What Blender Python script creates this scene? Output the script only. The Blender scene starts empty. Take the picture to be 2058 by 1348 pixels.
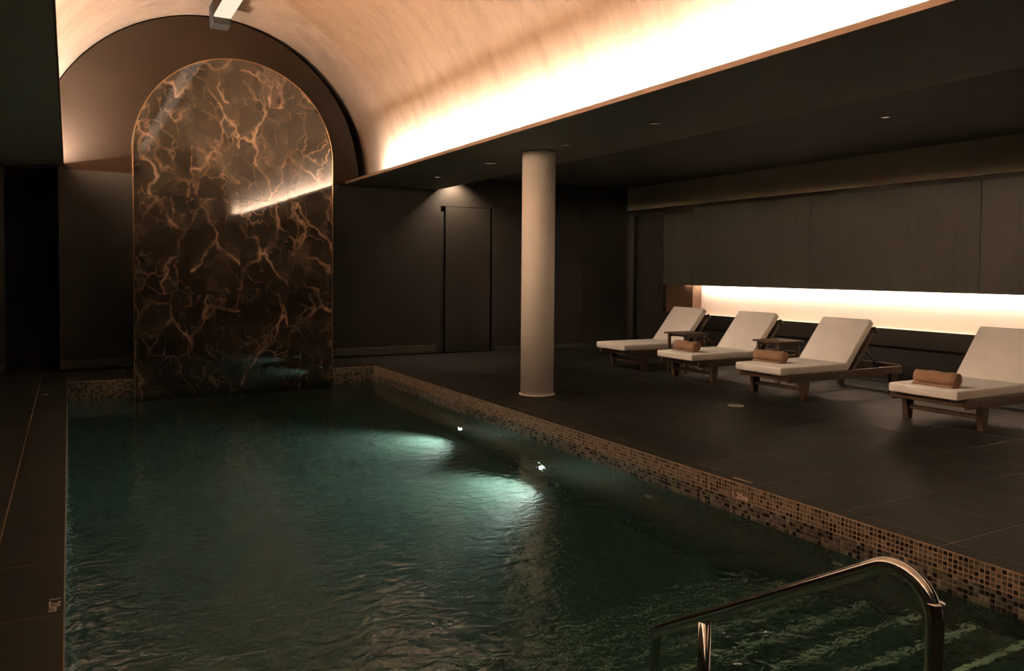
import bpy, bmesh, math, random
import numpy as np
from mathutils import Vector, Matrix

random.seed(7)
S = bpy.context.scene
C = S.collection

# ------------------------------------------------------------------ camera
W, H = 2058, 1348
FPX, PPX, PPY = 1584.9, 1029.0, 594.6
YAW, PITCH, ROLL = 0.5115882, -0.0321079, 0.0079493
CAMZ = 1.4
cam = bpy.data.cameras.new('camera')
cam.sensor_fit = 'HORIZONTAL'
cam.sensor_width = 36.0
cam.lens = FPX * 36.0 / W
cam.shift_x = 0.0
cam.shift_y = (PPY - H / 2) / W
cam.clip_start = 0.05
cam.clip_end = 100
co = bpy.data.objects.new('camera', cam)
C.objects.link(co)
_f = Vector((math.sin(YAW) * math.cos(PITCH), math.cos(YAW) * math.cos(PITCH), math.sin(PITCH)))
_r = Vector((math.cos(YAW), -math.sin(YAW), 0))
_u = _r.cross(_f)
_r2 = math.cos(ROLL) * _r + math.sin(ROLL) * _u
_u2 = -math.sin(ROLL) * _r + math.cos(ROLL) * _u
co.matrix_world = Matrix((( _r2.x, _u2.x, -_f.x, 0), (_r2.y, _u2.y, -_f.y, 0), (_r2.z, _u2.z, -_f.z, CAMZ), (0, 0, 0, 1)))
S.camera = co

# ------------------------------------------------------------------ world, view, light levels
w = bpy.data.worlds.new('world'); S.world = w; w.use_nodes = True
w.node_tree.nodes['Background'].inputs[0].default_value = (0, 0, 0, 1)
w.node_tree.nodes['Background'].inputs[1].default_value = 0.0
S.view_settings.view_transform = 'Standard'
S.view_settings.look = 'None'
S.view_settings.gamma = 1.0
S.view_settings.use_curve_mapping = False
S.view_settings.exposure = 0.0
cy = S.cycles
cy.use_denoising = True
cy.max_bounces = 10
cy.diffuse_bounces = 5
cy.glossy_bounces = 5
cy.transmission_bounces = 8
cy.caustics_reflective = False
cy.caustics_refractive = True
cy.sample_clamp_indirect = 40.0
cy.use_light_tree = True

E_COVE_L, E_COVE_R = 7400.0, 2700.0     # led strips in the left and right cove
E_CROWN = 1.15          # diffuser along the crown
E_NICHE = 52.0         # led strip in the wall niche
E_POOL = 200.0          # each underwater spot, W
E_DOWN = 130.0          # downlight over the back door, W
E_LOUNGE = 200.0        # fill spots added to brighten the loungers, W
COL_LED = (1.0, 0.96, 0.90)
COL_NICHE = (1.0, 0.78, 0.63)
COL_POOL = (1.0, .88, .84)

# ------------------------------------------------------------------ node helpers
def mat(name):
    m = bpy.data.materials.new(name); m.use_nodes = True
    nt = m.node_tree
    return m, nt, nt.nodes['Principled BSDF']

def N(nt, t, **kw):
    n = nt.nodes.new(t)
    for k, v in kw.items():
        setattr(n, k, v)
    return n

def L(nt, a, b): nt.links.new(a, b)

def mth(nt, op, a, b=None, c=None):
    n = N(nt, 'ShaderNodeMath', operation=op)
    for i, v in enumerate((a, b, c)):
        if v is None: continue
        if isinstance(v, (int, float)): n.inputs[i].default_value = v
        else: L(nt, v, n.inputs[i])
    return n.outputs[0]

def ramp(nt, fac, stops):
    n = N(nt, 'ShaderNodeValToRGB')
    e = n.color_ramp.elements
    while len(e) > 1: e.remove(e[0])
    e[0].position = stops[0][0]; e[0].color = (*stops[0][1], 1)
    for p, c in stops[1:]:
        x = e.new(p); x.color = (*c, 1)
    L(nt, fac, n.inputs[0])
    return n.outputs[0]

def mix(nt, fac, a, b, blend='MIX'):
    n = N(nt, 'ShaderNodeMix', data_type='RGBA', blend_type=blend)
    for i, v in ((0, fac), (6, a), (7, b)):
        if isinstance(v, (int, float)): n.inputs[i].default_value = v
        elif isinstance(v, tuple): n.inputs[i].default_value = (*v, 1)
        else: L(nt, v, n.inputs[i])
    return n.outputs[2]

def coords(nt, kind='Object', scale=None, loc=None):
    tc = N(nt, 'ShaderNodeTexCoord').outputs[kind]
    if scale is None and loc is None: return tc
    m = N(nt, 'ShaderNodeMapping')
    L(nt, tc, m.inputs[0])
    if scale: m.inputs[3].default_value = scale
    if loc: m.inputs[1].default_value = loc
    return m.outputs[0]

def noise(nt, vec, scale, detail=4, rough=.55, dist=0.0, out=0):
    n = N(nt, 'ShaderNodeTexNoise')
    L(nt, vec, n.inputs['Vector'])
    n.inputs['Scale'].default_value = scale
    n.inputs['Detail'].default_value = detail
    n.inputs['Roughness'].default_value = rough
    n.inputs['Distortion'].default_value = dist
    return n.outputs[out]

def bump(nt, bs, h, strength, dist):
    b = N(nt, 'ShaderNodeBump')
    b.inputs['Strength'].default_value = strength
    b.inputs['Distance'].default_value = dist
    L(nt, h, b.inputs['Height'])
    L(nt, b.outputs[0], bs.inputs['Normal'])
    return b

def paint(name, col, rough=.6, var=.12, scale=3.0, spec=.5, grain=None, bstr=0.0, metallic=0.0):
    m, nt, bs = mat(name)
    v = coords(nt, 'Object', grain)
    n = noise(nt, v, scale)
    a = tuple(c * (1 - var) for c in col); b = tuple(min(1, c * (1 + var)) for c in col)
    L(nt, ramp(nt, n, [(.3, a), (.7, b)]), bs.inputs['Base Color'])
    bs.inputs['Roughness'].default_value = rough
    bs.inputs['Specular IOR Level'].default_value = spec
    bs.inputs['Metallic'].default_value = metallic
    if bstr: bump(nt, bs, noise(nt, v, scale * 8), bstr, .01)
    return m

def emit(name, col, strength):
    m = bpy.data.materials.new(name); m.use_nodes = True
    nt = m.node_tree; nt.nodes.clear()
    o = N(nt, 'ShaderNodeOutputMaterial'); e = N(nt, 'ShaderNodeEmission')
    e.inputs[0].default_value = (*col, 1); e.inputs[1].default_value = strength
    L(nt, e.outputs[0], o.inputs[0])
    return m

# ------------------------------------------------------------------ materials
def make_plaster():
    m, nt, bs = mat('stucco_plaster')
    v = coords(nt, 'Object')
    st = coords(nt, 'Object', (1.0, 1.6, .45))
    n1 = noise(nt, st, 2.6, 6, .62, .6)
    n2 = noise(nt, v, .75, 3, .5, .3)
    n3 = noise(nt, st, 14, 3, .6)
    f = mth(nt, 'ADD', mth(nt, 'MULTIPLY', n1, .55), mth(nt, 'ADD', mth(nt, 'MULTIPLY', n2, .3), mth(nt, 'MULTIPLY', n3, .15)))
    L(nt, ramp(nt, f, [(.30, (.170, .108, .070)), (.50, (.245, .163, .110)), (.68, (.295, .204, .145))]), bs.inputs['Base Color'])
    bs.inputs['Roughness'].default_value = .85
    bs.inputs['Specular IOR Level'].default_value = .2
    bump(nt, bs, mth(nt, 'ADD', n1, mth(nt, 'MULTIPLY', n3, .4)), .35, .02)
    return m
M_PLASTER = make_plaster()

M_ENDWALL = paint('brown_plaster', (.021, .0125, .0078), .9, .10, 2.2, .06, None, .15)
M_DARKCEIL = paint('dark_ceiling_paint', (.20, .185, .15), .75, .08, 2.0, .3)
M_CEIL2 = paint('lounge_ceiling_paint', (.085, .085, .070), .75, .08, 2.0, .3)
M_DARKWALL = paint('dark_wall_panel', (.024, .021, .017), .55, .10, 2.4, .4, (1, 3, .35))
M_PANEL = paint('brown_wall_veneer', (.062, .064, .054), .55, .10, 2.6, .4, (3, 6, .35), .05)
M_BAND = paint('taupe_wall_paint', (.60, .52, .40), .7, .06, 2.5, .3)
M_GAP = paint('black_shadow_gap', (.012, .011, .010), .8, .05)
M_LIP = paint('cove_lip_paint', (.20, .125, .08), .7, .08, 4)
M_LACQUER = paint('bronze_lacquer', (.16, .095, .06), .28, .06, 2, .6)
M_CREAM = paint('niche_back_paint', (.80, .70, .60), .8, .03, 3, .2)
M_COLUMN = paint('white_column_paint', (.88, .83, .76), .55, .02, 3, .4)
M_WOOD = None
def make_wood():
    m, nt, bs = mat('teak_wood')
    v = coords(nt, 'Object', (2.0, 14, 14))
    n = noise(nt, v, 3.0, 5, .6, 1.2)
    L(nt, ramp(nt, n, [(.3, (.045, .027, .016)), (.55, (.085, .051, .030)), (.75, (.125, .077, .046))]), bs.inputs['Base Color'])
    bs.inputs['Roughness'].default_value = .5
    bump(nt, bs, n, .12, .004)
    return m
M_WOOD = make_wood()

def make_fabric(name, col, var, sc=700):
    m, nt, bs = mat(name)
    v = coords(nt, 'Object')
    n = noise(nt, v, 5, 4, .5)
    weave = noise(nt, v, sc, 2, .5)
    a = tuple(c * (1 - var) for c in col); b = tuple(min(1, c * (1 + var)) for c in col)
    L(nt, ramp(nt, n, [(.3, a), (.7, b)]), bs.inputs['Base Color'])
    bs.inputs['Roughness'].default_value = .95
    bs.inputs['Specular IOR Level'].default_value = .15
    bs.inputs['Sheen Weight'].default_value = .15
    bump(nt, bs, mth(nt, 'ADD', weave, mth(nt, 'MULTIPLY', noise(nt, v, 9, 3), 3.0)), .25, .004)
    return m
M_CUSHION = make_fabric('cream_cushion_fabric', (.86, .81, .74), .04)
M_TOWEL = make_fabric('brown_terry_towel', (.29, .165, .098), .16, 220)

def make_tile():
    m, nt, bs = mat('dark_stone_deck_tile')
    v = coords(nt, 'Object')
    oi = N(nt, 'ShaderNodeObjectInfo').outputs['Random']
    off = N(nt, 'ShaderNodeVectorMath', operation='ADD')
    L(nt, v, off.inputs[0])
    cx = N(nt, 'ShaderNodeCombineXYZ'); L(nt, mth(nt, 'MULTIPLY', oi, 37.0), cx.inputs[0]); L(nt, cx.outputs[0], off.inputs[1])
    n1 = noise(nt, off.outputs[0], 3.2, 6, .6, .4)
    n2 = noise(nt, off.outputs[0], 45, 3, .6)
    f = mth(nt, 'ADD', mth(nt, 'MULTIPLY', n1, .8), mth(nt, 'MULTIPLY', n2, .2))
    c = ramp(nt, f, [(.3, (.014, .0155, .0125)), (.7, (.026, .0275, .0225))])
    k = mth(nt, 'ADD', mth(nt, 'MULTIPLY', oi, .3), .85)
    cc = N(nt, 'ShaderNodeCombineXYZ')
    for i in range(3): L(nt, k, cc.inputs[i])
    L(nt, mix(nt, 1.0, c, cc.outputs[0], 'MULTIPLY'), bs.inputs['Base Color'])
    L(nt, mth(nt, 'ADD', mth(nt, 'MULTIPLY', n1, .25), .40), bs.inputs['Roughness'])
    bs.inputs['Specular IOR Level'].default_value = .28
    bump(nt, bs, f, .12, .004)
    return m
M_TILE = make_tile()
M_GROUT = paint('deck_grout', (.34, .23, .15), .85, .2, 30)

def make_marble():
    m, nt, bs = mat('brown_veined_marble')
    oi = N(nt, 'ShaderNodeObjectInfo').outputs['Random']
    v0 = coords(nt, 'Object')
    cx = N(nt, 'ShaderNodeCombineXYZ')
    L(nt, mth(nt, 'MULTIPLY', oi, 23.0), cx.inputs[1])
    L(nt, mth(nt, 'MULTIPLY', oi, 1.3), cx.inputs[0])
    ad = N(nt, 'ShaderNodeVectorMath', operation='ADD'); L(nt, v0, ad.inputs[0]); L(nt, cx.outputs[0], ad.inputs[1])
    v = ad.outputs[0]
    # warped position
    nz = N(nt, 'ShaderNodeTexNoise'); L(nt, v, nz.inputs['Vector']); nz.inputs['Scale'].default_value = 2.4; nz.inputs['Detail'].default_value = 4
    nz.inputs['Roughness'].default_value = .5
    sub = N(nt, 'ShaderNodeVectorMath', operation='SUBTRACT'); L(nt, nz.outputs['Color'], sub.inputs[0]); sub.inputs[1].default_value = (.5, .5, .5)
    scl = N(nt, 'ShaderNodeVectorMath', operation='SCALE'); L(nt, sub.outputs[0], scl.inputs[0]); scl.inputs[3].default_value = .55
    wv = N(nt, 'ShaderNodeVectorMath', operation='ADD'); L(nt, v, wv.inputs[0]); L(nt, scl.outputs[0], wv.inputs[1])
    mp = N(nt, 'ShaderNodeMapping'); L(nt, wv.outputs[0], mp.inputs[0]); mp.inputs[3].default_value = (1.0, 1.0, .62)
    def veins(scale, width):
        vo = N(nt, 'ShaderNodeTexVoronoi', feature='DISTANCE_TO_EDGE'); L(nt, mp.outputs[0], vo.inputs['Vector'])
        vo.inputs['Scale'].default_value = scale
        return ramp(nt, mth(nt, 'DIVIDE', vo.outputs['Distance'], width), [(0.0, (1, 1, 1)), (.35, (.45, .45, .45)), (1.0, (0, 0, 0))])
    big = veins(1.3, .030)
    small = veins(4.2, .045)
    msk = ramp(nt, noise(nt, v, 1.7, 3, .5), [(.42, (0, 0, 0)), (.62, (1, 1, 1))])
    halo = veins(1.3, .20)
    clouds = noise(nt, wv.outputs[0], 2.0, 6, .65, .8)
    base = ramp(nt, clouds, [(.34, (.005, .0043, .0035)), (.50, (.021, .0168, .0127)), (.60, (.040, .031, .0235)), (.8, (.070, .055, .041))])
    c1 = mix(nt, mth(nt, 'MULTIPLY', halo, .30), base, (.085, .057, .038))
    c2 = mix(nt, mth(nt, 'MULTIPLY', mth(nt, 'MULTIPLY', small, msk), .55), c1, (.30, .185, .12))
    brk = ramp(nt, noise(nt, v, 3.1, 4, .6), [(.40, (.06, .06, .06)), (.66, (.9, .9, .9))])
    c3 = mix(nt, mth(nt, 'MULTIPLY', mth(nt, 'MULTIPLY', big, brk), .95), c2, (.45, .30, .205))
    L(nt, c3, bs.inputs['Base Color'])
    bs.inputs['Roughness'].default_value = .045
    bs.inputs['Specular IOR Level'].default_value = 1.0
    bump(nt, bs, noise(nt, v, 3.0, 2, .5), .008, .01)
    return m
M_MARBLE = make_marble()

M_BRASS = paint('brass_trim', (.62, .40, .22), .25, .05, 5, .5, None, 0, 1.0)
def make_steel():
    m, nt, bs = mat('polished_steel')
    bs.inputs['Base Color'].default_value = (.62, .60, .57, 1)
    bs.inputs['Metallic'].default_value = 1.0
    v = coords(nt, 'Object', (1, 1, 1))
    L(nt, mth(nt, 'ADD', mth(nt, 'MULTIPLY', noise(nt, v, 25, 3), .08), .07), bs.inputs['Roughness'])
    return m
M_STEEL = make_steel()
M_BLACK = paint('black_metal', (.02, .019, .017), .45, .05)
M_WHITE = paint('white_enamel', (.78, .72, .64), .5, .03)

PITCH = .0266
def make_mosaic(name, axes, dark, mid, light, grout, rough=.35):
    """square mosaic laid out in world metres on the two given axes"""
    m, nt, bs = mat(name)
    sp = N(nt, 'ShaderNodeSeparateXYZ'); L(nt, coords(nt, 'Object'), sp.inputs[0])
    ii, ff = [], []
    for a in axes:
        d = mth(nt, 'DIVIDE', sp.outputs[a], PITCH)
        ii.append(mth(nt, 'FLOOR', d)); ff.append(mth(nt, 'FRACT', d))
    cb = N(nt, 'ShaderNodeCombineXYZ'); L(nt, ii[0], cb.inputs[0]); L(nt, ii[1], cb.inputs[1])
    wn = N(nt, 'ShaderNodeTexWhiteNoise', noise_dimensions='2D'); L(nt, cb.outputs[0], wn.inputs['Vector'])
    tile = ramp(nt, wn.outputs['Value'], [(0.0, dark), (.22, dark), (.27, mid), (.75, mid), (.8, light), (1.0, light)])
    e = [mth(nt, 'MINIMUM', f, mth(nt, 'SUBTRACT', 1.0, f)) for f in ff]
    edge = mth(nt, 'MINIMUM', e[0], e[1])
    g = ramp(nt, edge, [(.05, (1, 1, 1)), (.09, (0, 0, 0))])
    L(nt, mix(nt, g, tile, grout), bs.inputs['Base Color'])
    bs.inputs['Roughness'].default_value = rough
    bump(nt, bs, ramp(nt, edge, [(.04, (0, 0, 0)), (.12, (1, 1, 1))]), .3, .003)
    return m
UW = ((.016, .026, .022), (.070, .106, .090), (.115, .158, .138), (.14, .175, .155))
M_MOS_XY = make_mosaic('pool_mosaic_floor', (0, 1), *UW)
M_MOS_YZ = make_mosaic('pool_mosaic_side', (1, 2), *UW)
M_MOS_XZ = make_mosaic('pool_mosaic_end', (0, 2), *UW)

def make_glaze():
    m, nt, bs = mat('glazed_mosaic_tile')
    at = N(nt, 'ShaderNodeAttribute'); at.attribute_name = 'shade'
    c = ramp(nt, at.outputs['Fac'], [(0.0, (.011, .0105, .009)), (.28, (.018, .017, .014)), (.33, (.085, .077, .062)), (.7, (.135, .120, .096)), (1.0, (.20, .178, .143))])
    L(nt, c, bs.inputs['Base Color'])
    bs.inputs['Roughness'].default_value = .3
    return m
M_GLAZE = make_glaze()
M_MGROUT = paint('mosaic_grout', (.215, .185, .145), .9, .15, 40)

def make_water():
    m = bpy.data.materials.new('pool_water_surface'); m.use_nodes = True
    nt = m.node_tree; nt.nodes.clear()
    o = N(nt, 'ShaderNodeOutputMaterial')
    g = N(nt, 'ShaderNodeBsdfRefraction'); gl = N(nt, 'ShaderNodeBsdfGlossy'); fr = N(nt, 'ShaderNodeFresnel'); mx = N(nt, 'ShaderNodeMixShader')
    g.inputs['Color'].default_value = (.66, .97, .88, 1)
    g.inputs['Roughness'].default_value = 0.0
    g.inputs['IOR'].default_value = 1.33
    gl.inputs['Color'].default_value = (1, 1, 1, 1); gl.inputs['Roughness'].default_value = 0.0
    fr.inputs['IOR'].default_value = 1.45
    v = coords(nt, 'Object', (1.0, 1.25, 1.0))
    a = noise(nt, v, 8.0, 2, .5, .7)
    b = noise(nt, v, 24, 2, .5, .8)
    c = noise(nt, v, 2.6, 2, .5)
    h = mth(nt, 'ADD', mth(nt, 'MULTIPLY', a, .6), mth(nt, 'ADD', mth(nt, 'MULTIPLY', b, .10), mth(nt, 'MULTIPLY', c, .5)))
    sp = N(nt, 'ShaderNodeSeparateXYZ'); L(nt, coords(nt, 'Object'), sp.inputs[0])
    mr_ = N(nt, 'ShaderNodeMapRange'); L(nt, sp.outputs[1], mr_.inputs[0])
    for q, v_ in ((1, 2.0), (2, 7.5), (3, 1.8), (4, .33)): mr_.inputs[q].default_value = v_
    h = mth(nt, 'MULTIPLY', h, mr_.outputs[0])
    bp = N(nt, 'ShaderNodeBump'); bp.inputs['Strength'].default_value = 1.0; bp.inputs['Distance'].default_value = .0145
    L(nt, h, bp.inputs['Height'])
    for q in (g, gl, fr): L(nt, bp.outputs[0], q.inputs['Normal'])
    L(nt, fr.outputs[0], mx.inputs[0]); L(nt, g.outputs[0], mx.inputs[1]); L(nt, gl.outputs[0], mx.inputs[2])
    L(nt, mx.outputs[0], o.inputs[0])
    return m
M_WATER = make_water()
M_LED_L = emit('cove_led_left', COL_LED, E_COVE_L)
M_LED_R = emit('cove_led_right', COL_LED, E_COVE_R)
M_CROWNLED = emit('crown_diffuser', (1.0, .74, .55), E_CROWN)
M_NICHELED = emit('niche_led', COL_NICHE, E_NICHE)
M_LENS = emit('pool_lamp_lens', (.92, 1.0, .97), 14.0)
M_DLENS = emit('downlight_lens', (1.0, .76, .55), .55)
M_DLENS2 = emit('downlight_lens_dim', (1.0, .7, .48), .10)

# ------------------------------------------------------------------ mesh helpers
def add_box(bm, x0, x1, y0, y1, z0, z1):
    vs = [bm.verts.new((x, y, z)) for z in (z0, z1) for y in (y0, y1) for x in (x0, x1)]
    fs = []
    for q in ((0, 2, 3, 1), (4, 5, 7, 6), (0, 1, 5, 4), (2, 6, 7, 3), (0, 4, 6, 2), (1, 3, 7, 5)):
        fs.append(bm.faces.new([vs[i] for i in q]))
    return vs, fs

def bevel(bm, off, seg=2, verts=None):
    bmesh.ops.bevel(bm, geom=list(bm.edges), offset=off, segments=seg, profile=.5, affect='EDGES', clamp_overlap=True)

def link(name, me, m, parent=None):
    o = bpy.data.objects.new(name, me); C.objects.link(o)
    if m and not me.materials: me.materials.append(m)
    if parent: o.parent = parent
    return o

def obj(name, bm, m, parent=None, smooth=False):
    me = bpy.data.meshes.new(name)
    bmesh.ops.recalc_face_normals(bm, faces=list(bm.faces))
    if smooth:
        for f in bm.faces: f.smooth = True
    bm.to_mesh(me); bm.free()
    return link(name, me, m, parent)

def box(name, m, x0, x1, y0, y1, z0, z1, parent=None, bev=0.0, seg=1):
    bm = bmesh.new(); add_box(bm, x0, x1, y0, y1, z0, z1)
    if bev: bevel(bm, bev, seg)
    return obj(name, bm, m, parent)

def boxes(name, m, lst, parent=None, bev=0.0):
    bm = bmesh.new()
    for b in lst: add_box(bm, *b)
    if bev: bevel(bm, bev, 1)
    return obj(name, bm, m, parent)

def tube(bm, pts, r, seg=16, cap=True):
    pts = [Vector(p) for p in pts]
    rings = []
    t0 = (pts[1] - pts[0]).normalized()
    ref = Vector((1, 0, 0)) if abs(t0.x) < .9 else Vector((0, 1, 0))
    nrm = (ref - ref.dot(t0) * t0).normalized()
    for i, p in enumerate(pts):
        if i == 0: t = t0
        elif i == len(pts) - 1: t = (pts[-1] - pts[-2]).normalized()
        else: t = ((pts[i + 1] - p).normalized() + (p - pts[i - 1]).normalized()).normalized()
        nrm = (nrm - nrm.dot(t) * t).normalized()
        bn = t.cross(nrm)
        rings.append([bm.verts.new(p + r * (math.cos(2 * math.pi * k / seg) * nrm + math.sin(2 * math.pi * k / seg) * bn)) for k in range(seg)])
    for a, b in zip(rings, rings[1:]):
        for k in range(seg):
            bm.faces.new((a[k], a[(k + 1) % seg], b[(k + 1) % seg], b[k]))
    if cap:
        bm.faces.new(rings[0][::-1]); bm.faces.new(rings[-1])

def fillet(pts, r, n=8):
    pts = [Vector(p) for p in pts]
    out = [pts[0]]
    for a, b, c in zip(pts, pts[1:], pts[2:]):
        d1 = (a - b).normalized(); d2 = (c - b).normalized()
        ang = d1.angle(d2)
        t = r / math.tan(ang / 2)
        p1 = b + d1 * t; p2 = b + d2 * t
        cen = b + (d1 + d2).normalized() * (r / math.sin(ang / 2))
        v1 = p1 - cen; v2 = p2 - cen
        tot = v1.angle(v2); ax = v1.cross(v2).normalized()
        for k in range(n + 1):
            out.append(cen + Matrix.Rotation(tot * k / n, 3, ax) @ v1)
    out.append(pts[-1])
    return out

def lathe(bm, prof, seg=48, cx=0, cy=0):
    rings = [[bm.verts.new((cx + r * math.cos(2 * math.pi * k / seg), cy + r * math.sin(2 * math.pi * k / seg), z)) for k in range(seg)] for r, z in prof]
    for a, b in zip(rings, rings[1:]):
        for k in range(seg):
            bm.faces.new((a[k], a[(k + 1) % seg], b[(k + 1) % seg], b[k]))
    bm.faces.new(rings[0][::-1]); bm.faces.new(rings[-1])

def extrude_poly(bm, poly, axis, a, b):
    """poly: list of 2-D points in the other two axes, extruded from a to b along axis (0,1,2)"""
    def mk(p, t):
        if axis == 0: return (t, p[0], p[1])
        if axis == 1: return (p[0], t, p[1])
        return (p[0], p[1], t)
    v0 = [bm.verts.new(mk(p, a)) for p in poly]; v1 = [bm.verts.new(mk(p, b)) for p in poly]
    bm.faces.new(v0); bm.faces.new(v1[::-1])
    n = len(poly)
    for i in range(n):
        bm.faces.new((v0[i], v0[(i + 1) % n], v1[(i + 1) % n], v1[i]))

def empty(name, loc=(0, 0, 0), rz=0.0):
    o = bpy.data.objects.new(name, None); C.objects.link(o)
    o.location = loc; o.rotation_euler = (0, 0, rz); o.empty_display_size = .1
    return o

def tag(o, label, cat=None, group=None, kind=None):
    if label: o['label'] = label
    if cat: o['category'] = cat
    if group: o['group'] = group
    if kind: o['kind'] = kind
    return o

def dup(root, loc, label, rz=0.0, group=None):
    r = root.copy(); C.objects.link(r); r.location = loc; r.rotation_euler = (0, 0, rz)
    r['label'] = label
    if group: r['group'] = group
    for ch in list(root.children):
        c = ch.copy(); C.objects.link(c); c.parent = r
        for g in list(ch.children):
            d = g.copy(); C.objects.link(d); d.parent = c
    return r

# ------------------------------------------------------------------ dimensions (metres, camera stands at x=0 y=0)
PX0, PX1, PY0, PY1 = -.03, 3.88, 1.25, 10.95      # pool
WZ, PZ = -.22, -1.42                               # water level, pool floor
YN, YB = -3.6, 12.1                                # near wall, back wall
XL, XR = -2.1, 9.30                                # left wall, right wall
SOF = 2.735                                        # soffit underside
LIPL, LIPR = -.05, 3.78
CEIL = 2.98
VX, VZ, VR = 1.87, 2.744, 2.27                     # vault axis, spring height, radius

# ================================================================== SETTING
# vaulted ceiling
bm = bmesh.new()
NS, NL = 96, 29
ys = np.linspace(YN, YB + .42, NL)
grid = [[bm.verts.new((VX - VR * math.cos(math.pi * i / NS), y, VZ + VR * math.sin(math.pi * i / NS))) for y in ys] for i in range(NS + 1)]
for i in range(NS):
    for j in range(NL - 1):
        bm.faces.new((grid[i][j], grid[i][j + 1], grid[i + 1][j + 1], grid[i + 1][j]))
vault = obj('ceiling', bm, M_PLASTER, None, True)
sol = vault.modifiers.new('thick', 'SOLIDIFY'); sol.thickness = .12; sol.offset = 1.0
tag(vault, 'barrel vaulted stucco ceiling glowing orange above the pool', 'ceiling', None, 'structure')

# soffits with the cove lips
rs = empty('trim_1', (4.6, 5, SOF)); tag(rs, 'dark soffit beam beside the vault, carried by the white column', 'soffit', None, 'structure')
def child(o, p):
    o.parent = p; o.matrix_parent_inverse = p.matrix_world.inverted() if False else Matrix.Translation(-Vector(p.location))
    return o
child(boxes('beam', M_DARKCEIL, [(LIPR + .012, 4.16, YN, YB, SOF, SOF + .010), (4.16, 5.36, YN, YB, SOF, 3.25)]), rs)
child(box('lip', M_LIP, LIPR, LIPR + .012, YN, YB, SOF, SOF + .040), rs)
ls = empty('trim_2', (-1.0, 5, SOF)); tag(ls, 'dark flat soffit left of the vault', 'soffit', None, 'structure')
child(boxes('beam', M_BAND, [(XL - .2, LIPL - .012, YN, YB + 1.4, SOF, SOF + .010)]), ls)
child(box('lip', M_LIP, LIPL - .012, LIPL, YN, YB, SOF, SOF + .040), ls)

lc = box('ceiling', M_CEIL2, 5.36, XR + .4, YN, YB + .3, CEIL, CEIL + .1)
tag(lc, 'flat dark ceiling over the lounger area', 'ceiling', None, 'structure')

# end wall: arched upper part with a gap to the vault, and lower wall
we = empty('wall_back', (VX, YB, 0)); tag(we, 'dark back wall behind the marble arch and the doors', 'wall', None, 'structure')
bm = bmesh.new()
arc = []
for k in range(73):
    a = math.pi * k / 72
    r = 2.09 + .17 * min(1, a / 1.5) ** .8
    arc.append((VX + r * math.cos(a), SOF + r * math.sin(a)))
arc += [(-.05, SOF), (-.05, 2.70), (3.79, 2.70), (3.79, SOF)]
extrude_poly(bm, arc, 1, YB, YB + .12)
child(obj('arched_panel', bm, M_ENDWALL), we)
child(box('vault_end', M_ENDWALL, VX - 2.7, VX + 2.7, YB + .42, YB + .5, 2.6, 5.4), we)
D1A, D1B = 5.50, 6.36        # door in the back wall
child(boxes('wall_panel', M_DARKWALL, [
    (-.12, -.05, YB, YB + .42, -.3, SOF + .04), (3.79, 5.34, YB, YB + .42, -.3, SOF + .04),
    (5.34, 5.42, YB, YB + .42, -.05, CEIL + .1),
    (5.42, 6.40, YB, YB + .42, 2.47, CEIL + .1),
    (6.40, XR + .4, YB, YB + .42, -.05, CEIL + .1),
    (5.42, 6.40, YB + .22, YB + .42, 0, 2.47),
    (XL - .2, -.73, YB, YB + .42, -.05, SOF + .04),
    (-.85, -.10, YB + 1.3, YB + 1.4, -.05, SOF + .04),
    (-.85, -.73, YB + .42, YB + 1.3, -.05, SOF + .04),
    (-.12, 0.0, YB + .42, YB + 1.3, -.05, SOF + .04)]), we)
child(box('centre_panel', M_DARKWALL, -.05, 3.79, YB, YB + .12, -.3, 2.70), we)
child(box('centre_core', M_DARKWALL, -.05, 3.79, YB + .121, YB + .42, -.3, SOF + .01), we)
# thin panel seams of the back wall
child(boxes('seam', M_GAP, [(7.35, 7.362, YB - .002, YB + .01, .12, CEIL), (8.3, 8.312, YB - .002, YB + .01, .12, CEIL)]), we)
bb = boxes('baseboard_back', M_PANEL, [(-.12, 5.34, YB - .018, YB - .001, .035, .15), (6.46, XR - .02, YB - .018, YB - .001, .0, .07)], None, .003)
tag(bb, 'low skirting board along the foot of the back wall', 'baseboard', None, 'structure')
bl = box('baseboard_left', M_PANEL, XL, -.74, YB - .018, YB - .001, .035, .15, None, .003)
tag(bl, 'short skirting board left of the dark doorway', 'baseboard', None, 'structure')

# door in the back wall
d1 = empty('door_1', (D1A, YB + .1, 0)); tag(d1, 'plain brown door in the back wall left of the white column', 'door', None, 'structure')
child(box('door_leaf', M_DARKWALL, D1A + .01, D1B, YB + .004, YB + .045, .012, 2.468, None, .002), d1)
child(box('door_frame', M_GAP, D1A - .07, D1A, YB + .045, YB + .2, 0, 2.46), d1)
child(box('door_frame', M_GAP, D1B + .008, D1B + .04, YB + .045, YB + .2, 0, 2.46), d1)
child(box('door_frame', M_GAP, D1A, D1B, YB + .06, YB + .2, 2.464, 2.47), d1)

# left and near walls
tag(box('wall_left', M_DARKWALL, XL - .15, XL, YN, YB + 1.4, -.05, SOF + .04), 'dark side wall left of the pool deck', 'wall', None, 'structure')
tag(box('wall_near', M_GAP, XL - .2, XR + .4, YN - .15, YN, -.05, 5.4), 'dark wall behind the camera closing the room', 'wall', None, 'structure')

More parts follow.
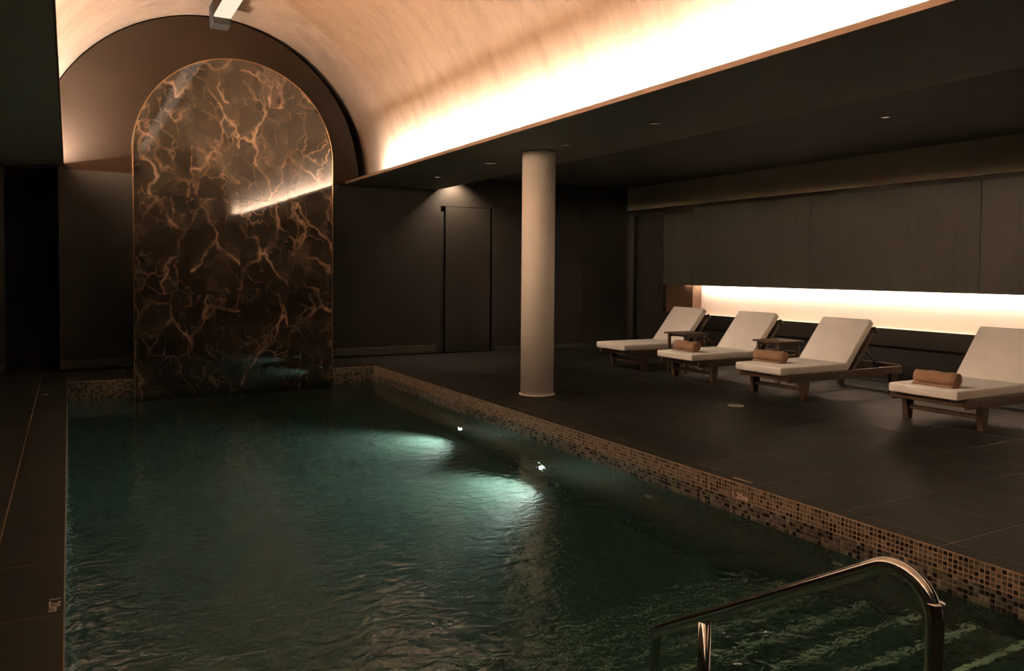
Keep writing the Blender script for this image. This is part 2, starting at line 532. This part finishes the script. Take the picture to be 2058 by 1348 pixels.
# right wall with the light niche
NZ0, NZ1, NY = .685, 1.172, 10.27      # niche bottom, top and far end
wr = empty('wall_right', (XR, 6, 0)); tag(wr, 'brown panelled side wall with long glowing niche behind the loungers', 'wall', None, 'structure')
px_edges = [YN, .5, 2.94, 5.38, 7.82, NY]
for a, b in zip(px_edges, px_edges[1:]):
    child(box('panel', M_PANEL, XR, XR + .025, a + .003, b - .003, NZ1, 2.497, None, .002), wr)
child(box('panel', M_PANEL, XR, XR + .025, NY + .003, 11.03, NZ1, 2.42, None, .002), wr)
child(boxes('wall_core', M_DARKWALL, [
    (XR + .026, XR + .06, YN, 11.04, NZ1 - .0, 2.70),
    (XR + .40, XR + .5, YN, YB + .4, -.05, 3.1),
    (XR, XR + .12, YN, 11.04, .46, NZ0 - .001),
    (XR + .09, XR + .2, YN, 11.04, -.02, .46),
    (XR, XR + .4, 11.04, 11.10, -.02, 2.5),
    (XR, XR + .4, 11.92, YB, -.02, 2.5),
    (XR, XR + .4, 11.10, 11.92, 2.44, 2.5)]), wr)
child(box('upper_band', M_BAND, XR, XR + .08, YN, YB, 2.56, CEIL), wr)
child(box('shadow_gap', M_GAP, XR + .055, XR + .075, YN, YB, 2.44, 2.58), wr)
nb = child(box('niche_back', M_CREAM, XR + .20, XR + .215, YN, NY - .02, NZ0 - .05, NZ1 + .12), wr)
child(box('niche_sill', M_CREAM, XR + .005, XR + .20, YN, NY - .02, NZ0 - .02, NZ0), wr)
child(box('niche_divider', M_LACQUER, XR - .001, XR + .20, NY - .02, NY, NZ0, NZ1 + .0), wr)
child(box('niche_end_panel', M_LACQUER, XR + .085, XR + .10, NY, 11.04, NZ0 - .02, NZ1 + .1), wr)
child(box('niche_top', M_DARKWALL, XR + .06, XR + .215, YN, 11.04, NZ1 + .10, NZ1 + .12), wr)
nl = box('niche_light_strip', M_NICHELED, XR + .062, XR + .09, YN + .1, NY - .06, NZ1 + .03, NZ1 + .075)
tag(nl, 'hidden light strip along the top of the wall niche', 'light strip')
ml = box('niche_spot', M_NICHELED, XR + .062, XR + .07, 10.36, 10.50, NZ1 + .02, NZ1 + .05)
tag(ml, 'tiny lamp above the bronze panel at the far end of the niche', 'lamp')

# door in the right wall
d2 = empty('door_2', (XR, 11.5, 0)); tag(d2, 'dark door in the right wall beside the far end of the niche', 'door', None, 'structure')
child(box('door_leaf', M_DARKWALL, XR + .10, XR + .145, 11.105, 11.915, .01, 2.435, None, .003), d2)
hd = child(boxes('handle', M_STEEL, [(XR + .045, XR + .065, 11.17, 11.19, 1.0, 1.16), (XR + .06, XR + .10, 11.172, 11.188, 1.02, 1.035), (XR + .06, XR + .10, 11.172, 11.188, 1.125, 1.14)]), d2)
child(box('door_frame', M_PANEL, XR - .012, XR, 11.87, 11.99, 0, 2.44, None, .002), d2)

# floor: grout bed and single tiles
fl = boxes('floor', M_GROUT, [
    (PX1 + .001, XR + .4, YN, YB + .01, -.12, -.0014), (XL, PX0 - .001, YN, YB + 1.4, -.12, -.0014),
    (PX0 - .001, PX1 + .001, YN, PY0 - .001, -.12, -.0014), (PX0 - .001, PX1 + .001, PY1 + .015, YB + .01, -.12, -.0014)])
tag(fl, 'dark stone tiled pool deck', 'floor', None, 'structure')
_tm = {}
def deck_tile(x0, x1, y0, y1):
    g = .0026
    k = (round(x1 - x0, 3), round(y1 - y0, 3))
    if k not in _tm:
        hx, hy = (x1 - x0) / 2 - g, (y1 - y0) / 2 - g
        bm = bmesh.new(); add_box(bm, -hx, hx, -hy, hy, -.006, 0); bevel(bm, .0012, 1)
        bmesh.ops.recalc_face_normals(bm, faces=list(bm.faces))
        me = bpy.data.meshes.new('tile'); bm.to_mesh(me); bm.free(); me.materials.append(M_TILE); _tm[k] = me
    o = bpy.data.objects.new('tile', _tm[k]); C.objects.link(o); o.parent = fl
    o.location = ((x0 + x1) / 2, (y0 + y1) / 2, random.uniform(-.0006, 0))
near = child(boxes('near_deck', M_TILE, [(XL, PX1, YN, PY0 - .002, -.0012, -.0004), (PX1, XR + .05, YN, 1.777, -.0012, -.0004)]), fl)
TY = .64
yr = [2.42 + TY * k for k in range(-1, 16)]
yr = [y for y in yr if y < YB - .2] + [YB]
xr = [4.0 + .6 * k for k in range(9)] + [XR]
for y0, y1 in zip(yr, yr[1:]):
    deck_tile(PX1, 4.0, y0, y1)
    for x0, x1 in zip(xr, xr[1:]): deck_tile(x0, x1, y0, y1)
yl = [1.66, 2.34, 2.98, 3.64, 4.30, 5.16, 5.72, 6.28, 6.92, 7.56, 8.2, 8.84, 9.48, 10.12, 10.76, 11.4, YB]
for y0, y1 in zip(yl, yl[1:]):
    deck_tile(-.32, PX0, y0, y1); deck_tile(-.96, -.32, y0, y1); deck_tile(-1.6, -.96, y0, y1)
deck_tile(-.73, -.12, YB, YB + .64); deck_tile(-.73, -.12, YB + .64, YB + 1.28)
xb = [PX0 + (PX1 - PX0) / 6 * k for k in range(7)]
for x0, x1 in zip(xb, xb[1:]): deck_tile(x0, x1, PY1 + .015, 11.55); deck_tile(x0, x1, 11.55, YB)

# pool basin
pb = empty('pool_basin', (1.9, 6, WZ)); tag(pb, 'rectangular sunken pool lined with small brown and black mosaic', 'pool', None, 'structure')
child(box('basin_floor', M_MOS_XY, PX0 - .1, PX1 + .1, PY0 - .1, PY1 + .1, PZ - .1, PZ), pb)
child(box('basin_wall', M_MOS_YZ, PX1 + .004, PX1 + .1, PY0, PY1, PZ - .1, WZ), pb)
child(box('basin_wall', M_MOS_YZ, PX0 - .1, PX0 - .002, PY0, PY1, PZ - .1, -.006), pb)
child(box('basin_wall', M_MOS_XZ, PX0 - .1, PX1 + .1, PY1 + .004, PY1 + .1, PZ - .1, WZ), pb)
child(box('basin_wall', M_MOS_XZ, PX0 - .1, PX1 + .1, PY0 - .1, PY0, PZ - .1, -.006), pb)
child(boxes('grout_bed', M_MGROUT, [(PX1 + .0035, PX1 + .1, PY0, PY1 + .02, WZ, -.006), (PX0 - .02, PX1 + .1, PY1 + .0035, PY1 + .1, WZ, -.006)]), pb)
# mosaic above the water: the nearest 296 tiles are single, the rest one piece
def tile_vf(c, axis, s, h, sink):
    """bevel-edged tile, front face looking along -axis"""
    o = s * .5; i = o - .0022
    f = [(-o, -o, sink), (o, -o, sink), (o, o, sink), (-o, o, sink), (-i, -i, -h), (i, -i, -h), (i, i, -h), (-i, i, -h)]
    vs = []
    for a, b, d in f:
        vs.append((c[0] + d, c[1] + a, c[2] + b) if axis == 0 else (c[0] + a, c[1] + d, c[2] + b))
    q = [(4, 5, 6, 7), (0, 1, 5, 4), (1, 2, 6, 5), (2, 3, 7, 6), (3, 0, 4, 7)]
    return vs, q
def shade_mesh(name, cells, axis):
    V, F, SH = [], [], []
    for c, s in cells:
        vs, q = tile_vf(c, axis, PITCH - .0032, .0, .004)
        n = len(V); V += vs; F += [tuple(n + i for i in f) for f in q]; SH += [s] * 5
    me = bpy.data.meshes.new(name); me.from_pydata(V, [], F); me.materials.append(M_GLAZE)
    at = me.attributes.new('shade', 'FLOAT', 'FACE'); at.data.foreach_set('value', SH)
    me.update()
    return me
variants = [shade_mesh('tile', [((0, 0, 0), s)], 0) for s in (.05, .2, .36, .45, .55, .65, .78, .9)]
def pick(): 
    r = random.random()
    return random.choice((0, 1)) if r < .30 else random.choice((2, 3, 4, 5)) if r < .86 else random.choice((6, 7))
zc = [-.0075 - PITCH * (k + .5) for k in range(8)]
rest = []
nj = int((PY1 - PY0) / PITCH)
for j in range(nj):
    y = PY0 + PITCH * (j + .5)
    for z in zc:
        if 1.97 < y < 1.97 + 37 * PITCH:
            o = bpy.data.objects.new('tile', variants[pick()]); C.objects.link(o)
            o.parent = pb; o.matrix_parent_inverse = Matrix.Translation(-Vector(pb.location))
            o.location = (PX1, y, z)
        else:
            rest.append(((PX1, y, z), random.choice((.05, .2)) if random.random() < .28 else random.uniform(.36, .95)))
mr = link('mosaic', shade_mesh('mosaic_side', rest, 0), None, None); child(mr, pb); mr['kind'] = 'stuff'
rest = []
for j in range(int((PX1 - PX0) / PITCH)):
    for z in zc: rest.append(((PX0 + PITCH * (j + .5), PY1, z), random.choice((.05, .2)) if random.random() < .28 else random.uniform(.36, .95)))
mr = link('mosaic', shade_mesh('mosaic_end', rest, 1), None, None); child(mr, pb); mr['kind'] = 'stuff'

# steps down into the pool at the near end
ps = empty('pool_steps', (1.9, 2, PZ)); tag(ps, 'submerged mosaic steps with pale nosings at the near end of the pool', 'steps', None, 'structure')
noses = [(1.945, -.35), (2.235, -.50), (2.53, -.65), (2.825, -.80), (3.13, -.95), (3.425, -1.10), (3.72, -1.25)]
prev = PY0
for k, (y, z) in enumerate(noses):
    st = child(box('step', M_MOS_XY, PX0 + .002, PX1 - .002, prev, y - .002, PZ, z - .001), ps)
    bm = bmesh.new()
    extrude_poly(bm, [(y - .032, z + .002), (y - .032, z - .02), (y + .004, z - .032), (y + .006, z - .012), (y, z)], 0, PX0 + .003, PX1 - .003)
    nz_ = obj('nosing', bm, M_WHITE, st); nz_['label'] = 'pale nosing strip'
    nz_.matrix_parent_inverse = Matrix.Identity(4)
    prev = y - .002

# water
bm = bmesh.new()
vs = [bm.verts.new(p) for p in ((PX0, PY0, WZ), (PX1 + .003, PY0, WZ), (PX1 + .003, PY1 + .003, WZ), (PX0, PY1 + .003, WZ))]
bm.faces.new(vs)
me = bpy.data.meshes.new('pool_water'); bm.normal_update(); bm.to_mesh(me); bm.free()
wa = link('pool_water', me, M_WATER)
tag(wa, 'dark green rippled water filling the pool', 'water', None, 'structure')

# ================================================================== LIGHT FITTINGS
def cove(name, x, d, label):
    """open channel behind the lip; its lit face looks at the foot of the vault (direction d along x)"""
    t = empty(name, (x, 5, SOF + .012)); tag(t, label, 'light strip', 'strips hidden in the coves')
    child(boxes('channel', M_BLACK, [(min(x, x + d * .012), max(x, x + d * .012), -2.0, 11.28, SOF + .011, SOF + .040)]), t)
    bm = bmesh.new()
    for k in range(14):
        st = .948 if d < 0 else .934
        y0, y1 = -2.0 + k * st, -2.0 + k * st + st - .008
        xx = x + d * .014
        q = [(xx, y0, SOF + .014), (xx, y1, SOF + .014), (xx, y1, SOF + .038), (xx, y0, SOF + .038)]
        bm.faces.new([bm.verts.new(p) for p in q])
    ew, el = .010, .32
    q = [(x - ew, 11.95 - el, SOF + .0125), (x + ew, 11.95 - el, SOF + .0125), (x + ew, 11.95, SOF + .0125), (x - ew, 11.95, SOF + .0125)]
    if d < 0: bm.faces.new([bm.verts.new(p) for p in q])
    o = child(obj('lit_face', bm, M_LED_L if d < 0 else M_LED_R), t); o['kind'] = 'stuff'
cove('cove_light', LIPL - .15, -1, 'glowing strip behind the left lip of the vault')
cove('cove_light', LIPR + .15, 1, 'glowing strip behind the right lip of the vault')

cr = empty('linear_light', (1.83, 5, 4.78)); tag(cr, 'long lit channel running along the crown of the vault', 'light')
child(box('housing', M_ENDWALL, 1.71, 1.95, YN, 11.35, 4.80, 5.0, None, .004), cr)
child(box('diffuser', M_CROWNLED, 1.72, 1.94, YN, 11.30, 4.775, 4.803, None, .006), cr)
child(box('end_block', M_GAP, 1.71, 1.95, 11.35, 11.62, 4.70, 5.0, None, .01), cr)

def spot(name, loc, target, energy, col, size, blend=.6, radius=.05, parent=None):
    l = bpy.data.lights.new(name, 'SPOT'); l.energy = energy; l.color = col
    l.spot_size = math.radians(size); l.spot_blend = blend; l.shadow_soft_size = radius
    o = bpy.data.objects.new(name, l); C.objects.link(o)
    d = Vector(target) - Vector(loc)
    q = d.to_track_quat('-Z', 'Y')
    o.matrix_world = Matrix.Translation(loc) @ q.to_matrix().to_4x4()
    return o

def pool_lamp(y, z, label):
    t = empty('pool_lamp', (PX1, y, z)); tag(t, label, 'lamp', 'underwater lamps on the right pool wall')
    bm = bmesh.new(); lathe(bm, [(.075, 0), (.075, .012), (.062, .022), (.045, .022)], 32)
    bmesh.ops.rotate(bm, verts=list(bm.verts), cent=(0, 0, 0), matrix=Matrix.Rotation(-math.pi / 2, 3, 'Y'))
    obj('rim', bm, M_STEEL, t, True)
    bm = bmesh.new(); lathe(bm, [(.040, .0), (.044, .020), (.030, .028), (.004, .031)], 32)
    bmesh.ops.rotate(bm, verts=list(bm.verts), cent=(0, 0, 0), matrix=Matrix.Rotation(-math.pi / 2, 3, 'Y'))
    obj('lens', bm, M_LENS, t, True)
    spot('pool_spot', (PX1 - .05, y, z), (PX1 - 1.6, y - .1, z - .40), E_POOL, COL_POOL, 112, .9, .04)
pool_lamp(8.06, -1.05, 'farther of the two glowing round lamps under the water')
pool_lamp(6.27, -1.05, 'nearer of the two glowing round lamps under the water')

def downlight(loc, mlens, label, r=.05, group='recessed ceiling downlights'):
    t = empty('downlight', loc); tag(t, label, 'downlight', group)
    bm = bmesh.new(); lathe(bm, [(r, 0), (r * 1.05, -.004), (r * .8, -.008), (r * .78, 0)], 32)
    obj('trim_ring', bm, M_LACQUER, t, True)
    bm = bmesh.new(); lathe(bm, [(r * .76, -.001), (r * .7, -.003), (.002, -.003)], 24)
    obj('lens', bm, mlens, t, True)
    return t
downlight((4.62, 10.44, SOF), M_DLENS, 'small lit downlight in the soffit near the back wall', .06)
downlight((4.58, 8.73, SOF), M_DLENS2, 'wide faint downlight in the soffit left of the column', .11)
downlight((7.20, 5.15, CEIL), M_DLENS, 'tiny downlight in the flat ceiling above the loungers', .05)
downlight((5.62, 11.86, CEIL), M_DLENS, 'downlight above the back wall door, hidden by the beam', .05)
spot('door_spot', (5.62, 11.86, CEIL - .03), (5.72, 12.2, 1.6), E_DOWN, (1.0, .72, .50), 120, .8, .03)
for k, (y, ty) in enumerate(((5.6, 4.4), (7.05, 6.28), (8.73, 7.75), (10.44, 9.12))):
    if k < 2: downlight((4.60, y, SOF), M_DLENS2, ('added faint downlight in the soffit on the camera side of the column', 'added faint downlight in the soffit just before the column')[k], .06)  # two fittings added only to carry the fill spots
    spot('lounge_fill', (4.62, y, SOF - .03), (7.6, ty, .45), E_LOUNGE, (1.0, .76, .58), 44, 1.0, .05)  # fill light added to brighten the loungers from the soffit

# floor drain, its cover painted white to stand for a bright spot of light
t = empty('floor_drain', (6.10, 6.04, 0)); tag(t, 'round drain cover in the deck before the loungers, white for a gleam of light', 'drain')
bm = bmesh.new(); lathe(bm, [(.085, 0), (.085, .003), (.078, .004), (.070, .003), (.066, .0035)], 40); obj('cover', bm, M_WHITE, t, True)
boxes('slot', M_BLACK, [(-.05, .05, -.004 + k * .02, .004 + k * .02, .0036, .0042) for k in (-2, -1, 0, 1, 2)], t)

# ================================================================== MARBLE ARCH
MX0, MX1 = .71, 3.225
MC, MR = (MX0 + MX1) / 2, (MX1 - MX0) / 2
MSP = 2.885
MY = 10.925
def arch(x):
    d = MR * MR - (x - MC) ** 2
    return MSP + math.sqrt(max(d, 0))
mw = empty('marble_arch', (MC, MY, 0)); tag(mw, 'tall polished brown veined marble arch rising from the far end of the pool', 'arch')
def arch_poly(x0, x1, z0, z1, n=14, shrink=0.0):
    xs = [x0 + (x1 - x0) * k / n for k in range(n + 1)]
    top = [min(z1, MSP + math.sqrt(max((MR - shrink) ** 2 - (x - MC) ** 2, 0))) for x in xs]
    keep = [(x, t) for x, t in zip(xs, top) if t > z0 + .004]
    if len(keep) < 2: return None
    poly = [(keep[0][0], z0)] + [(keep[-1][0], z0)] + [(x, t) for x, t in reversed(keep)]
    return poly
bm = bmesh.new(); extrude_poly(bm, arch_poly(MX0, MX1, -.35, 9, 64), 1, MY + .022, MY + .20)
child(obj('backing', bm, M_DARKWALL), mw)
cols = [MX0, 1.362, 1.985, 2.615, MX1]
rows = [-.62, 1.06, 2.315, 3.56, 9]
tilt = random.Random(3)
for a, b in zip(cols, cols[1:]):
    for c, d in zip(rows, rows[1:]):
        p = arch_poly(a + .0015 if a > MX0 else a, b - .0015 if b < MX1 else b, c + .0015, d - .0015, 16)
        if not p: continue
        cx, cz = (a + b) / 2, (c + min(d, 4.2)) / 2
        bm = bmesh.new(); extrude_poly(bm, [(x - cx, z - cz) for x, z in p], 1, 0, .02)
        o = obj('panel', bm, M_MARBLE)
        o.location = (cx, MY, cz)
        o.rotation_euler = (math.radians(tilt.uniform(-.16, .16)), 0, math.radians(tilt.uniform(-.12, .12)))
        child(o, mw)
bm = bmesh.new()
out = [(MX0 - .012, -.23)] + [(MC - (MR + .012) * math.cos(math.pi * k / 64), MSP + (MR + .012) * math.sin(math.pi * k / 64)) for k in range(65)] + [(MX1 + .012, -.23)]
inn = [(MX0, -.23)] + [(MC - MR * math.cos(math.pi * k / 64), MSP + MR * math.sin(math.pi * k / 64)) for k in range(65)] + [(MX1, -.23)]
va = [[bm.verts.new((x, y, z)) for x, z in pl] for pl, y in ((out, MY - .004), (inn, MY - .004), (out, MY + .20), (inn, MY + .20))]
for i in range(len(out) - 1):
    bm.faces.new((va[0][i], va[0][i + 1], va[1][i + 1], va[1][i]))
    bm.faces.new((va[0][i], va[2][i], va[2][i + 1], va[0][i + 1]))
    bm.faces.new((va[1][i], va[1][i + 1], va[3][i + 1], va[3][i]))
    bm.faces.new((va[2][i], va[3][i], va[3][i + 1], va[2][i + 1]))
o = child(obj('edge_trim', bm, M_BRASS), mw); o['label'] = 'thin brass edge'

# ================================================================== COLUMN
t = empty('column', (4.63, 7.65, 0)); tag(t, 'round white column standing on the deck beside the pool', 'column', None, 'structure')
bm = bmesh.new(); lathe(bm, [(.188, .0), (.188, SOF)], 72); obj('shaft', bm, M_COLUMN, t, True)
bm = bmesh.new(); lathe(bm, [(.208, 0), (.208, .008), (.190, .012)], 72); obj('base_ring', bm, M_COLUMN, t, True)
for o in t.children:
    for f in o.data.polygons:
        if abs(f.normal.z) > .9: f.use_smooth = False

# ================================================================== HANDRAIL
t = empty('handrail', (1.82, 1.138, 0)); tag(t, 'polished steel handrail sloping down into the pool over the steps', 'handrail')
def rz(y): return .667 - .607 * (y - 1.258)
R_ = .0212
path = fillet([(0, 0, 0), (0, 0, rz(1.138)), (0, 2.172 - 1.138, rz(2.172)), (0, 2.172 - 1.138, -.50)], .085, 12)
# the lower bend is tighter
path = fillet([(0, 0, .02), (0, 0, rz(1.138)), (0, .5, rz(1.638))], .105, 14)[:-1] + fillet([(0, .5, rz(1.638)), (0, 2.172 - 1.138, rz(2.172)), (0, 2.172 - 1.138, -.499)], .045, 10)
bm = bmesh.new(); tube(bm, path, R_, 24); obj('rail', bm, M_STEEL, t, True)
bm = bmesh.new(); tube(bm, [(0, 1.925 - 1.138, -.349), (0, 1.925 - 1.138, rz(1.925) - .015)], R_ * .98, 24); obj('post', bm, M_STEEL, t, True)
for (y, z) in ((0, 0), (2.172 - 1.138, -.499), (1.925 - 1.138, -.349)):
    bm = bmesh.new(); lathe(bm, [(.045, z), (.045, z + .008), (.024, z + .014), (.022, z + .016)], 32, 0, y); obj('flange', bm, M_STEEL, t, True)
bm = bmesh.new(); tube(bm, [(0, 0, .600), (0, 0, .606)], R_ * 1.03, 24); obj('sleeve', bm, M_STEEL, t, True)

# ================================================================== LOUNGERS
def cushion(bm, x0, x1, hw, z0, z1, r=.022):
    add_box(bm, x0, x1, -hw, hw, z0, z1)
    bevel(bm, r, 4)

BA = math.radians(50)
def make_lounger():
    t = empty('sun_lounger', (0, 0, 0))
    tag(t, '', 'sun lounger', 'sun loungers along the niche wall')
    # frame rails, aprons, legs
    for s in (-1, 1):
        y0, y1 = (.342, .376) if s > 0 else (-.376, -.342)
        box('side_rail', M_WOOD, .09, 2.02, y0, y1, .208, .300, t, .006, 2)
        for x, dx in ((.34, .065), (1.86, .06)):
            bm = bmesh.new()
            a, b = (.330, .388) if s > 0 else (-.388, -.330)
            vs, _ = add_box(bm, x - dx / 2, x + dx / 2, a, b, 0, .235)
            for v in vs:
                if v.co.z > .1: v.co.x += .03 * (1 if v.co.x > x else -1)
            bevel(bm, .006, 2)
            obj('leg', bm, M_WOOD, t)
    box('end_rail', M_WOOD, .09, .125, -.342, .342, .225, .285, t, .005, 2)
    box('end_rail', M_WOOD, 1.985, 2.02, -.342, .342, .225, .315, t, .005, 2)
    box('stretcher', M_WOOD, .32, .36, -.335, .335, .10, .14, t, .005, 2)
    for k in range(9):
        box('slat', M_WOOD, .16 + k * .112, .16 + k * .112 + .075, -.342, .342, .262, .280, t, .003, 1)
    # backrest frame
    hx, hz = 1.085, .285
    def bk(o):
        o.location = (hx, 0, hz); o.rotation_euler = (0, -BA, 0); return o
    for s in (-1, 1):
        a, b = (.275, .315) if s > 0 else (-.315, -.275)
        bk(box('back_rail', M_WOOD, .0, .70, a, b, -.115, -.070, t, .005, 2))
    for k in range(6):
        bk(box('back_slat', M_WOOD,   .04 + k * .105, .04 + k * .105 + .07, -.275, .275, -.098, -.08, t, .003, 1))
    bk(box('head_bar', M_WOOD, .645, .685, -.335, .335, -.128, -.066, t, .008, 2))
    for s in (-1, 1):
        bm = bmesh.new(); tube(bm, [(1.42, s * .25, .56), (1.78, s * .25, .27)], .012, 10)
        obj('prop', bm, M_WOOD, t, True)
    # cushions
    bm = bmesh.new(); cushion(bm, 0, 1.10, .338, .286, .376); obj('seat_cushion', bm, M_CUSHION, t, True)
    bm = bmesh.new(); cushion(bm, -.03, .695, .338, -.004, .086); bk(obj('back_cushion', bm, M_CUSHION, t, True))
    return t
L0 = make_lounger()
spots = [(6.665, 6.285, 'cream sun lounger second nearest the camera, rolled towel on it, head frame visible', 0),
         (6.735, 7.755, 'cream sun lounger between the two small wooden tables, holding a rolled towel', 0),
         (6.735, 9.125, 'cream sun lounger without a towel, farthest from the camera', 0),
         (6.755, 4.405, 'cream sun lounger cut off by the right edge, nearest the camera', 0)]
for i, (x, y, lab, a) in enumerate(spots):
    if i == 0:
        L0.location = (x, y, 0); L0['label'] = lab
    else: dup(L0, (x, y, 0), lab, a)

# ---- rolled towels
def make_towel():
    t = empty('rolled_towel', (0, 0, 0)); tag(t, '', 'towel', 'rolled towels on the loungers')
    prof = []
    turns, n, r1, r0, th = 3.1, 80, .073, .012, .019
    ring_o, ring_i = [], []
    for k in range(n + 1):
        f = k / n
        r = r0 + (r1 - r0) * f
        a = math.pi * 1.5 - 2 * math.pi * turns * (1 - f) 
        ring_o.append((r * math.cos(a), r * math.sin(a) + r1))
        ring_i.append(((r - th * .82) * math.cos(a), (r - th * .82) * math.sin(a) + r1)) if r - th * .82 > .002 else ring_i.append((.002 * math.cos(a), .002 * math.sin(a) + r1))
    bm = bmesh.new()
    rr = random.Random(5)
    secs = 9
    allr = []
    for s in range(secs):
        y = -.20 + .40 * s / (secs - 1)
        q = .97 + .03 * math.sin(s * 1.7) if 0 < s < secs - 1 else .95
        allr.append([[bm.verts.new((x * q, y + .006 * math.sin(9 * x), max(.0, (z - r1) * q + r1 * q))) for x, z in ring] for ring in (ring_o, ring_i)])
    for a, b in zip(allr, allr[1:]):
        for w_ in (0, 1):
            for k in range(n):
                bm.faces.new((a[w_][k], a[w_][k + 1], b[w_][k + 1], b[w_][k]))
    for e in (allr[0], allr[-1]):
        for k in range(n):
            bm.faces.new((e[0][k], e[0][k + 1], e[1][k + 1], e[1][k]))
    for k in (0, n):
        for a, b in zip(allr, allr[1:]):
            bm.faces.new((a[0][k], b[0][k], b[1][k], a[1][k]))
    obj('roll', bm, M_TOWEL, t, True)
    box('loose_end', M_TOWEL, -.085, .02, -.197, .197, .001, .019, t, .007, 2)
    return t
T0 = make_towel()
tw = [((6.95, 4.38, .377), .02, 'rolled brown towel on the lounger nearest the camera, at the right edge'),
      ((7.02, 6.42, .377), .10, 'rolled brown towel on the lounger with the visible head frame'),
      ((6.98, 7.78, .377), .0, 'rolled brown towel on the lounger between the two small tables')]
for i, (loc, a, lab) in enumerate(tw):
    if i == 0:
        T0.location = loc; T0.rotation_euler = (0, 0, a); T0['label'] = lab
    else: dup(T0, loc, lab, a)

# ---- side tables
def make_table():
    t = empty('side_table', (0, 0, 0)); tag(t, '', 'table', 'small tables between the loungers')
    for k in range(5):
        y = -.22 + k * .0885
        box('slat', M_WOOD, -.22, .22, y, y + .084, .530, .552, t, .003, 1)
    for sx in (-1, 1):
        for sy in (-1, 1):
            box('leg', M_WOOD, sx * .165 - .018, sx * .165 + .018, sy * .165 - .018, sy * .165 + .018, 0, .510, t, .004, 1)
    for s in (-1, 1):
        box('apron', M_WOOD, -.147, .147, s * .165 - .011, s * .165 + .011, .49, .53, t, .003, 1)
        box('apron', M_WOOD, s * .165 - .011, s * .165 + .011, -.183, .183, .505, .53, t, .003, 1)
    return t
B0 = make_table()
B0.location = (7.56, 8.45, 0); B0['label'] = 'small square wooden table between the two farthest loungers'
dup(B0, (7.80, 7.02, 0), 'small square wooden table between the two middle loungers of the row of four')

# ================================================================== POOL MARKINGS AND SMALL FITTINGS
def text_mesh(body, size, m, parent, mat_w, name='lettering', ext=.0006):
    c = bpy.data.curves.new(name, 'FONT'); c.body = body; c.size = size; c.align_x = 'CENTER'; c.align_y = 'CENTER'; c.extrude = ext
    tmp = bpy.data.objects.new('tmp', c); C.objects.link(tmp)
    dg = bpy.context.evaluated_depsgraph_get(); dg.update()
    me = bpy.data.meshes.new_from_object(tmp.evaluated_get(dg))
    bpy.data.objects.remove(tmp); me.name = name
    me.materials.clear(); me.materials.append(m)
    o = link(name, me, m, parent); o.matrix_local = mat_w
    return o
def axes(x, y, z, loc=(0, 0, 0)):
    return Matrix(((x[0], y[0], z[0], loc[0]), (x[1], y[1], z[1], loc[1]), (x[2], y[2], z[2], loc[2]), (0, 0, 0, 1)))
t = empty('depth_marker', (-.067, 3.735, 0)); tag(t, 'depth marking with pale lettering on the left pool edge', 'sign')
box('plate', M_TILE, -.034, .034, -.093, .093, .0004, .0016, t, .0008)
text_mesh('1.20m', .062, M_WHITE, t, axes((0, -1, 0), (1, 0, 0), (0, 0, 1), (0, 0, .0022)))
t = empty('depth_marker', (-.243, 10.0, 0)); tag(t, 'small pale plate at the far end of the left pool edge', 'sign')
box('plate', M_WHITE, -.03, .03, -.02, .02, .0004, .0022, t, .001)
t = empty('depth_marker', (PX1 - .001, 3.79, -.085)); tag(t, 'depth marking with pale lettering on the right pool wall', 'sign')
box('plate', M_LIP, -.0016, 0, -.095, .095, -.032, .032, t, .0006)
text_mesh('1.20m', .060, M_WHITE, t, axes((0, -1, 0), (0, 0, 1), (-1, 0, 0), (-.0024, 0, -.005)))
t = empty('edge_plate', (3.945, 3.83, 0)); tag(t, 'pale plate set in the right pool edge above the depth marking', 'plate')
box('plate', M_BRASS, -.016, .016, -.085, .085, .0004, .0022, t, .001)

def inlet(loc, lab):
    t = empty('pool_inlet', loc); tag(t, lab, 'inlet', 'round inlets in the right pool wall')
    bm = bmesh.new(); lathe(bm, [(.035, 0), (.035, .006), (.026, .010), (.012, .010)], 24)
    bmesh.ops.rotate(bm, verts=list(bm.verts), cent=(0, 0, 0), matrix=Matrix.Rotation(-math.pi / 2, 3, 'Y'))
    obj('cover', bm, M_WHITE, t, True)
    bm = bmesh.new(); lathe(bm, [(.011, .008), (.011, .0115), (.002, .0115)], 16)
    bmesh.ops.rotate(bm, verts=list(bm.verts), cent=(0, 0, 0), matrix=Matrix.Rotation(-math.pi / 2, 3, 'Y'))
    obj('nozzle', bm, M_BLACK, t, True)
inlet((PX1 + .003, 3.02, -.42), 'round inlet under water beside the handrail')
inlet((PX1 + .003, 4.75, -.60), 'round inlet under water nearer than the lit lamps')
inlet((PX1 + .003, 7.15, -.60), 'round inlet under water between the two lit lamps')
